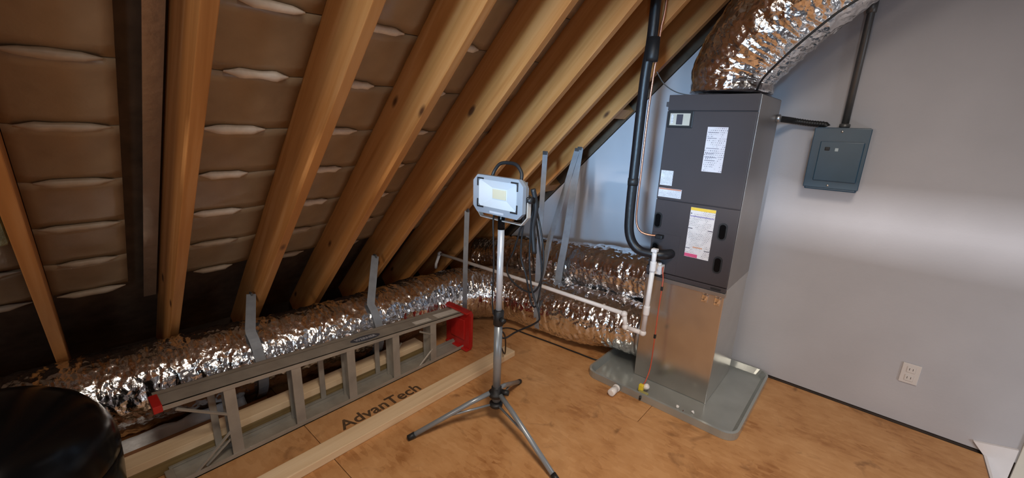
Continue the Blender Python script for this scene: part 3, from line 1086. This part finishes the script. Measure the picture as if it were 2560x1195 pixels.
bar('brace', (-1.942, 0.21, 0.352), (-1.942, 0.375, 0.235), 0.007, M_LAD, lad)
bar('brace', (-1.942, 0.235, 0.022), (-1.942, 0.378, 0.145), 0.007, M_LAD, lad)
bar('brace', (-1.955, 0.275, 0.022), (-1.955, 0.385, 0.105), 0.005, M_LAD, lad)
bar('brace', (-1.942, 1.40, 0.255), (-1.942, 1.495, 0.20), 0.006, M_LAD, lad)
bar('brace', (-1.942, 1.39, 0.020), (-1.942, 1.495, 0.10), 0.006, M_LAD, lad)
bar('spreader', (-2.04, 1.22, 0.022), (-2.04, 1.33, 0.17), 0.006, M_LAD, lad)
# red feet at the near end, red moulded cap at the far end
for z0, z1 in ((lz(LY0) - 0.028, lz(LY0) + 0.003), (0.0, 0.030)):
    f_ = box('rail_foot', (-2.034, LY0 - 0.018, z0), (-1.932, LY0 + 0.012, z1), M_RED if z0 > 0.1 else M_LAD, lad, 0.003)
cap = prism('top_cap', [(-2.12, 0.005), (-1.895, 0.005), (-1.875, 0.02), (-1.87, 0.265), (-1.89, 0.288), (-2.12, 0.288)], 'y', LY1 - 0.012, LY1 + 0.022, M_RED, lad, 0.006)
box('cap_rim', (-2.10, LY1 - 0.035, 0.275), (-1.88, LY1 + 0.015, 0.289), M_RED, lad, 0.003)
box('cap_rim', (-2.10, LY1 - 0.035, 0.004), (-1.88, LY1 + 0.015, 0.016), M_RED, lad, 0.003)
c2 = box('cap_tray', (-2.06, LY1 - 0.020, 0.07), (-1.92, LY1 - 0.010, 0.22), M_RED, lad, 0.006)
# logo and stickers on the upper rail
ang = math.atan(-0.073)
rotL = Matrix.Rotation(ang, 4, 'X')


def on_rail(o, x, y):
    o.matrix_world = Matrix.Translation((x, y, lz(y) + 0.0008)) @ rotL @ o.matrix_world
    bpy.context.view_layer.update()
    return o


bm = bmesh.new()
N = 40
ring = [bm.verts.new((0.030 * math.cos(2 * PI * k / N), 0.088 * math.sin(2 * PI * k / N), 0)) for k in range(N)]
f_ = bm.faces.new(ring)
bmesh.ops.extrude_face_region(bm, geom=[f_])
bmesh.ops.translate(bm, verts=bm.verts[:N], vec=(0, 0, 0.001))
lg = from_bm('logo_plate', bm, M_LOGO)
on_rail(lg, -1.978, 1.06)
tx = text_mesh('logo_lettering', 'WERNER', 0.031, M_LOGOT)
tx.rotation_euler = (0, 0, PI / 2)
bpy.context.view_layer.update()
tx.matrix_world = Matrix.Translation((-1.967, 0.997, lz(0.997) + 0.0022)) @ rotL @ tx.matrix_world
for o in (lg, tx):
    adopt(lad, o)
for x0, x1, y0, y1 in ((-2.010, -1.955, 1.55, 1.72), (-1.995, -1.955, 1.38, 1.50)):
    bm = bmesh.new()
    bm_box(bm, (x0, y0, -0.0006), (x1, y1, 0.0006))
    for v in bm.verts:
        v.co.z += lz(v.co.y) + 0.0008
    o = from_bm('rail_sticker', bm, M_STICK)
    adopt(lad, o)

# ------------------------------------------------------------------ loose lumber
def board(name, label, x0, x1, y0, y1, z0, z1, m, yaw=0.0):
    o = box(name, (x0, y0, z0), (x1, y1, z1), m, None, 0.003)
    o.rotation_euler = (0, 0, yaw)
    return tag(o, label, 'lumber', 'loose boards on the floor')


board('lumber_board', 'long pale pine board lying on the open floor in front of the ladder', -1.712, -1.618, 0.10, 1.93, 0.001, 0.040, M_PINE)
board('lumber_board', 'pale pine board lying on an olive board behind the ladder rungs', -2.142, -2.050, -0.03, 1.50, 0.064, 0.101, M_PINE)
board('lumber_board', 'olive brown board on the floor underneath a pale board behind the ladder', -2.146, -2.052, -0.02, 1.52, 0.001, 0.063, M_OLIVE)
board('lumber_board', 'reddish brown board on the floor between the duct and the pale board', -2.262, -2.172, -0.06, 0.62, 0.001, 0.040, M_BROWNW)

ps = bmesh.new()
rows = []
for i in range(26):
    y = -0.02 + 0.55 * i / 25
    rows.append([ps.verts.new((-2.262 + 0.010 * noise.noise(Vector((y * 9, k, 3))) - 0.013 * k, y, 0.022 + 0.012 * noise.noise(Vector((y * 14, k * 2, 0))) + 0.013 * k)) for k in range(5)])
for a, b in zip(rows, rows[1:]):
    for k in range(4):
        ps.faces.new((a[k], a[k + 1], b[k + 1], b[k]))
geo = bmesh.ops.extrude_face_region(ps, geom=ps.faces[:])
bmesh.ops.translate(ps, verts=[v for v in geo['geom'] if isinstance(v, bmesh.types.BMVert)], vec=(0, 0, -0.003))
o = from_bm('plastic_strip', ps, M_SHEETP, None, True)
tag(o, 'crumpled white plastic strip lying between the duct and the brown board', 'plastic strip')

# ------------------------------------------------------------------ duct straps
def hug(cx, cy_, cz, r, a0, a1, n=10):
    """points round the front of the eave duct (axis along y)"""
    out = []
    for k in range(n + 1):
        a = math.radians(a0 + (a1 - a0) * k / n)
        out.append((cx + (r + 0.020) * math.cos(a), cy_, cz + (r + 0.020) * math.sin(a)))
    return out


def strap(label, pts, wdir, width=0.048):
    t = strap_mesh('duct_strap', resample([Vector(p) for p in pts], 0.02), wdir, width, M_STRAP)
    tag(t, label, 'strap', 'grey duct straps')
    bm = bmesh.new()
    bm_box(bm, (-0.018, -0.006, -0.012), (0.018, 0.004, 0.012), 0.002)
    from_bm('strap_clip', bm, M_CONDUIT, t)
    return t


strap('grey webbing strap around the eave duct above the near half of the ladder', [(-2.61, 0.71, 0.50)] + hug(-2.43, 0.605, 0.21, EAVE_R, 62, -80), (0, 1, 0))
strap('grey webbing strap around the eave duct above the middle of the ladder', [(-2.485, 1.44, 0.607)] + hug(-2.36, 1.245, 0.21, EAVE_R, 55, -80), (0, 1, 0))
strap('narrow grey strap hanging to the duct corner above the red ladder cap', [(-2.10, 1.93, 0.925), (-2.085, 1.905, 0.60), (-2.08, 1.895, 0.25), (-2.10, 1.91, 0.10)], (1, 0.6, 0), 0.034)
strap('grey strap hanging straight down to the floor duct, left of the twin straps', [(-1.715, 2.275, 1.33), (-1.668, 2.20, 0.75), (-1.658, 2.190, 0.30), (-1.655, 2.188, 0.20), (-1.655, 2.21, 0.09)], (1, 0, 0), 0.040)
strap('wide grey strap hanging to the upper duct, right one of the twin straps', [(-1.69, 2.655, 1.355), (-1.615, 2.43, 0.68), (-1.63, 2.412, 0.50), (-1.65, 2.43, 0.38), (-1.66, 2.50, 0.325)], (1, 0, 0), 0.055)
strap('grey strap slanting to the floor duct, left one of the twin straps', [(-1.705, 2.645, 1.345), (-1.735, 2.41, 0.70), (-1.715, 2.32, 0.47), (-1.705, 2.235, 0.36), (-1.70, 2.195, 0.22), (-1.70, 2.21, 0.11)], (1, 0, 0), 0.045)

# ------------------------------------------------------------------ tripod work light
HX, HY = -1.258, 1.367
wl = thing('work_light', 'grey portable work light on a tripod stand in the middle of the floor', 'work light', (HX, HY, 0.0))
# poles and hub
tube('lower_pole', [(HX, HY, 0.135), (HX, HY, 0.585)], 0.0205, M_LEG, wl, 20)
tube('upper_pole', [(HX, HY, 0.585), (HX, HY, 1.045)], 0.0155, M_POLE, wl, 20)
lathe('pole_collar', [(0.0215, 0), (0.0255, 0.004), (0.0255, 0.075), (0.0175, 0.082)], M_BLACK, wl, (HX, HY, 0.56), 24)
col_k = tube('collar_knob', [(HX + 0.02, HY - 0.005, 0.60), (HX + 0.05, HY - 0.015, 0.60)], 0.012, M_BLACK, wl, 12)
lathe('pole_tip', [(0.0165, 0), (0.0165, 0.055), (0.0135, 0.062), (0.0135, 0.082), (0.006, 0.088), (0.006, 0.10)], M_BLACKG, wl, (HX, HY, 1.040), 20)
lathe('stand_hub', [(0.022, 0), (0.040, 0.002), (0.040, 0.020), (0.026, 0.026), (0.026, 0.05), (0.0225, 0.055)], M_BLACK, wl, (HX, HY, 0.165), 24)
lathe('lower_hub', [(0.018, 0), (0.034, 0.002), (0.034, 0.018), (0.022, 0.022)], M_BLACK, wl, (HX, HY, 0.105), 24)
tube('hub_knob', [(HX + 0.03, HY + 0.01, 0.195), (HX + 0.062, HY + 0.025, 0.195)], 0.014, M_BLACK, wl, 12)
feet = [(-1.475, 0.985), (-1.392, 1.715), (-0.80, 1.275)]
for fx, fy in feet:
    d = (Vector((fx, fy, 0)) - Vector((HX, HY, 0)))
    dn = d.normalized()
    a = Vector((HX, HY, 0.185)) + dn * 0.036
    e = Vector((fx, fy, 0.015))
    lg_ = tube('tripod_leg', [a, a.lerp(e, 0.25) + Vector((0, 0, 0.006)), e], 0.0125, M_LEG, wl, 14)
    f1 = tube('rubber_foot', [e - (e - a).normalized() * 0.03, e + (e - a).normalized() * 0.006], 0.0145, M_BLACK, None, 14)
    f1.parent = lg_
    f1.location = Vector(f1.location) - Vector(lg_.location)
    s0 = Vector((HX, HY, 0.115)) + dn * 0.030
    s1 = a.lerp(e, 0.52)
    tube('leg_strut', [s0, s1], 0.006, M_LEG, wl, 8)
# head
HZ = 1.195
hw, hh = 0.300, 0.172


def oct_outline(w_, h_, c):
    return [(w_ / 2 - c, h_ / 2), (-w_ / 2 + c, h_ / 2), (-w_ / 2, h_ / 2 - c), (-w_ / 2, -h_ / 2 + c), (-w_ / 2 + c, -h_ / 2), (w_ / 2 - c, -h_ / 2), (w_ / 2, -h_ / 2 + c), (w_ / 2, h_ / 2 - c)]


FY = HY - 0.035      # front of the lamp face


def ring_prism(name, outer, inner, y0, y1, m, parent):
    bm = bmesh.new()
    n = len(outer)
    A = [bm.verts.new((x, y0, z)) for x, z in outer]
    B = [bm.verts.new((x, y0, z)) for x, z in inner]
    A2 = [bm.verts.new((x, y1, z)) for x, z in outer]
    B2 = [bm.verts.new((x, y1, z)) for x, z in inner]
    for i in range(n):
        j = (i + 1) % n
        bm.faces.new((A[i], A[j], B[j], B[i]))
        bm.faces.new((A2[i], A2[j], B2[j], B2[i]))
        bm.faces.new((A[i], A[j], A2[j], A2[i]))
        bm.faces.new((B[i], B[j], B2[j], B2[i]))
    o = from_bm(name, bm, m)
    adopt(parent, o)
    return o


def at(pl, dx, dz):
    return [(x + dx, z + dz) for x, z in pl]


ZL = HZ + 0.006
lw, lh = 0.232, 0.122
ring_prism('lamp_face', at(oct_outline(hw, hh, 0.028), HX, HZ), at(oct_outline(lw, lh, 0.010), HX, ZL), FY, FY + 0.022, M_LAMPG, wl)
prism('lamp_housing', at(oct_outline(hw - 0.012, hh - 0.012, 0.026), HX, HZ), 'y', FY + 0.018, FY + 0.048, M_LAMPG, wl, 0.004)
for k in range(9):
    x = HX - 0.11 + 0.0275 * k
    box('cooling_fin', (x - 0.003, FY + 0.046, HZ - 0.07), (x + 0.003, FY + 0.075, HZ + 0.07), M_LAMPG, wl, 0.001)
# reflector dish of four sloping faces around the LED plate
bm = bmesh.new()
o4 = [(-lw / 2, -lh / 2), (lw / 2, -lh / 2), (lw / 2, lh / 2), (-lw / 2, lh / 2)]
i4 = [(-0.045, -0.026), (0.045, -0.026), (0.045, 0.026), (-0.045, 0.026)]
vo_ = [bm.verts.new((HX + x, FY + 0.003, ZL + z)) for x, z in o4]
vi_ = [bm.verts.new((HX + x, FY + 0.0165, ZL + z)) for x, z in i4]
for k in range(4):
    bm.faces.new((vo_[k], vo_[(k + 1) % 4], vi_[(k + 1) % 4], vi_[k]))
bm.faces.new(vi_)
rf = from_bm('reflector', bm, M_LENS)
adopt(wl, rf)
box('led_plate', (HX - 0.040, FY + 0.0135, ZL - 0.021), (HX + 0.040, FY + 0.0163, ZL + 0.021), M_LED, wl, 0)
for sx_ in (-1, 1):
    for sz in (-1, 1):
        x, z = HX + sx_ * lw / 2, ZL + sz * lh / 2
        bm = bmesh.new()
        bm_box(bm, (min(x, x - sx_ * 0.034), FY - 0.003, min(z, z + sz * 0.007)), (max(x, x - sx_ * 0.034), FY + 0.004, max(z, z + sz * 0.007)), 0.0015)
        bm_box(bm, (min(x, x + sx_ * 0.007), FY - 0.003, min(z + sz * 0.007, z - sz * 0.032)), (max(x, x + sx_ * 0.007), FY + 0.004, max(z + sz * 0.007, z - sz * 0.032)), 0.0015)
        adopt(wl, from_bm('corner_clip', bm, M_BLACK))
box('maker_plate', (HX - 0.042, FY - 0.001, HZ - 0.079), (HX + 0.042, FY + 0.001, HZ - 0.070), mat('plate_pale', (0.55, 0.57, 0.62), 0.4), wl, 0)
# U bracket below, wire handle above
bp_ = [(HX - 0.157, HY, HZ + 0.01), (HX - 0.157, HY, HZ - 0.075), (HX - 0.125, HY, HZ - 0.112), (HX, HY, HZ - 0.113), (HX + 0.125, HY, HZ - 0.112), (HX + 0.157, HY, HZ - 0.075), (HX + 0.157, HY, HZ + 0.01)]
strap_mesh('lamp_bracket', bp_, (0, 1, 0), 0.022, M_BRKT, wl, 0.005)
for s in (-1, 1):
    tube('bracket_knob', [(HX + s * 0.148, HY, HZ), (HX + s * 0.172, HY, HZ)], 0.014, M_BLACK, wl, 14)
lathe('bracket_bolt', [(0.012, 0), (0.012, 0.012), (0.006, 0.016), (0.006, 0.03)], M_BLACK, wl, (HX, HY, HZ - 0.110), 14)
tube('carry_handle', catmull([(HX - 0.085, HY + 0.02, HZ + 0.070), (HX - 0.080, HY + 0.03, HZ + 0.100), (HX - 0.05, HY + 0.035, HZ + 0.135), (HX, HY + 0.04, HZ + 0.143), (HX + 0.05, HY + 0.035, HZ + 0.137), (HX + 0.083, HY + 0.03, HZ + 0.105), (HX + 0.090, HY + 0.02, HZ + 0.070)], 6), 0.008, M_BLACK, wl, 10)

# power cord: bundle hanging behind the head, down to the floor and off to the right
cord_pts = [(-1.20, 1.42, 1.20), (-1.15, 1.45, 1.19), (-1.122, 1.46, 1.112), (-1.083, 1.46, 0.971), (-1.081, 1.46, 0.838), (-1.122, 1.46, 0.747), (-1.209, 1.46, 0.742), (-1.289, 1.465, 0.781), (-1.305, 1.47, 0.84), (-1.268, 1.47, 0.91), (-1.225, 1.475, 1.057), (-1.195, 1.475, 1.17),
            (-1.165, 1.47, 1.16), (-1.139, 1.475, 1.071), (-1.106, 1.475, 0.926), (-1.094, 1.475, 0.812), (-1.118, 1.48, 0.675), (-1.155, 1.485, 0.673), (-1.195, 1.485, 0.804), (-1.232, 1.485, 0.895), (-1.225, 1.485, 1.05), (-1.19, 1.48, 1.165),
            (-1.150, 1.455, 1.17), (-1.150, 1.45, 1.073), (-1.152, 1.45, 0.921), (-1.131, 1.45, 0.77), (-1.076, 1.45, 0.646), (-1.097, 1.45, 0.598), (-1.206, 1.44, 0.515), (-1.30, 1.44, 0.45), (-1.46, 1.55, 0.22), (-1.72, 1.80, 0.04), (-2.0, 2.06, 0.010), (-2.06, 2.17, 0.008), (-1.95, 2.205, 0.008), (-1.766, 2.215, 0.008), (-1.52, 2.235, 0.008), (-1.338, 2.25, 0.008), (-1.19, 2.29, 0.008), (-1.175, 2.36, 0.008), (-1.175, 2.45, 0.008)]
cord_pts = cord_pts[:28] + [(-1.206, 1.44, 0.515), (-1.26, 1.41, 0.47), (-1.30, 1.42, 0.50), (-1.33, 1.50, 0.42), (-1.55, 1.75, 0.12), (-1.80, 1.98, 0.010), (-1.93, 2.12, 0.008), (-1.90, 2.195, 0.008), (-1.75, 2.215, 0.008), (-1.52, 2.24, 0.008), (-1.338, 2.255, 0.008), (-1.19, 2.27, 0.008), (-1.172, 2.31, 0.008)]
cd = tube('power_cord', resample(catmull(cord_pts, 8), 0.015), 0.0045, M_BLACK, None, 8)
tag(cd, 'black power cord looped behind the work light and trailing along the floor to the ducts', 'cord')
pc = tube('lamp_lead', catmull([(-1.315, 1.385, 1.12), (-1.295, 1.352, 1.08), (-1.285, 1.345, 1.0), (-1.278, 1.345, 0.85), (-1.282, 1.345, 0.70), (-1.270, 1.342, 0.62)], 6), 0.004, M_BLACK, None, 8)
tag(pc, 'black lamp lead running down the left side of the tripod pole', 'cord')
bn = tube('cord_bundle', catmull([(-1.11, 1.40, 1.24), (-1.10, 1.415, 1.16), (-1.115, 1.42, 1.06), (-1.10, 1.42, 0.95)], 6), 0.011, M_BLACK, None, 10)
tag(bn, 'short thick bunch of black cord hanging at the right edge of the work light head', 'cord')

# ------------------------------------------------------------------ cable beside the top duct
tc_ = tube('hanging_cable', catmull([(-0.17, 2.29, 2.06), (-0.271, 2.26, 1.985), (-0.384, 2.25, 1.875), (-0.45, 2.26, 1.805), (-0.505, 2.29, 1.745), (-0.53, 2.33, 1.70)], 6), 0.005, M_BLACK, None, 8)
tag(tc_, 'black cable clipped to the side of the large rising duct', 'cable')

# ------------------------------------------------------------------ black drum at the near left
dm = thing('plastic_drum', 'glossy black rounded plastic drum in the bottom left corner', 'drum', (-1.80, -0.28, 0.0))
lathe('drum_body', [(0.26, 0.0), (0.285, 0.02), (0.305, 0.20), (0.316, 0.36), (0.316, 0.40), (0.310, 0.41)], M_BLACKG, dm, (-1.80, -0.28, 0.0), 64)
lathe('drum_lid', [(0.314, 0.0), (0.319, 0.006), (0.318, 0.03), (0.310, 0.08), (0.292, 0.13), (0.262, 0.175), (0.22, 0.21), (0.165, 0.235), (0.09, 0.25), (0.03, 0.254)], M_BLACKG, dm, (-1.80, -0.28, 0.408), 64)
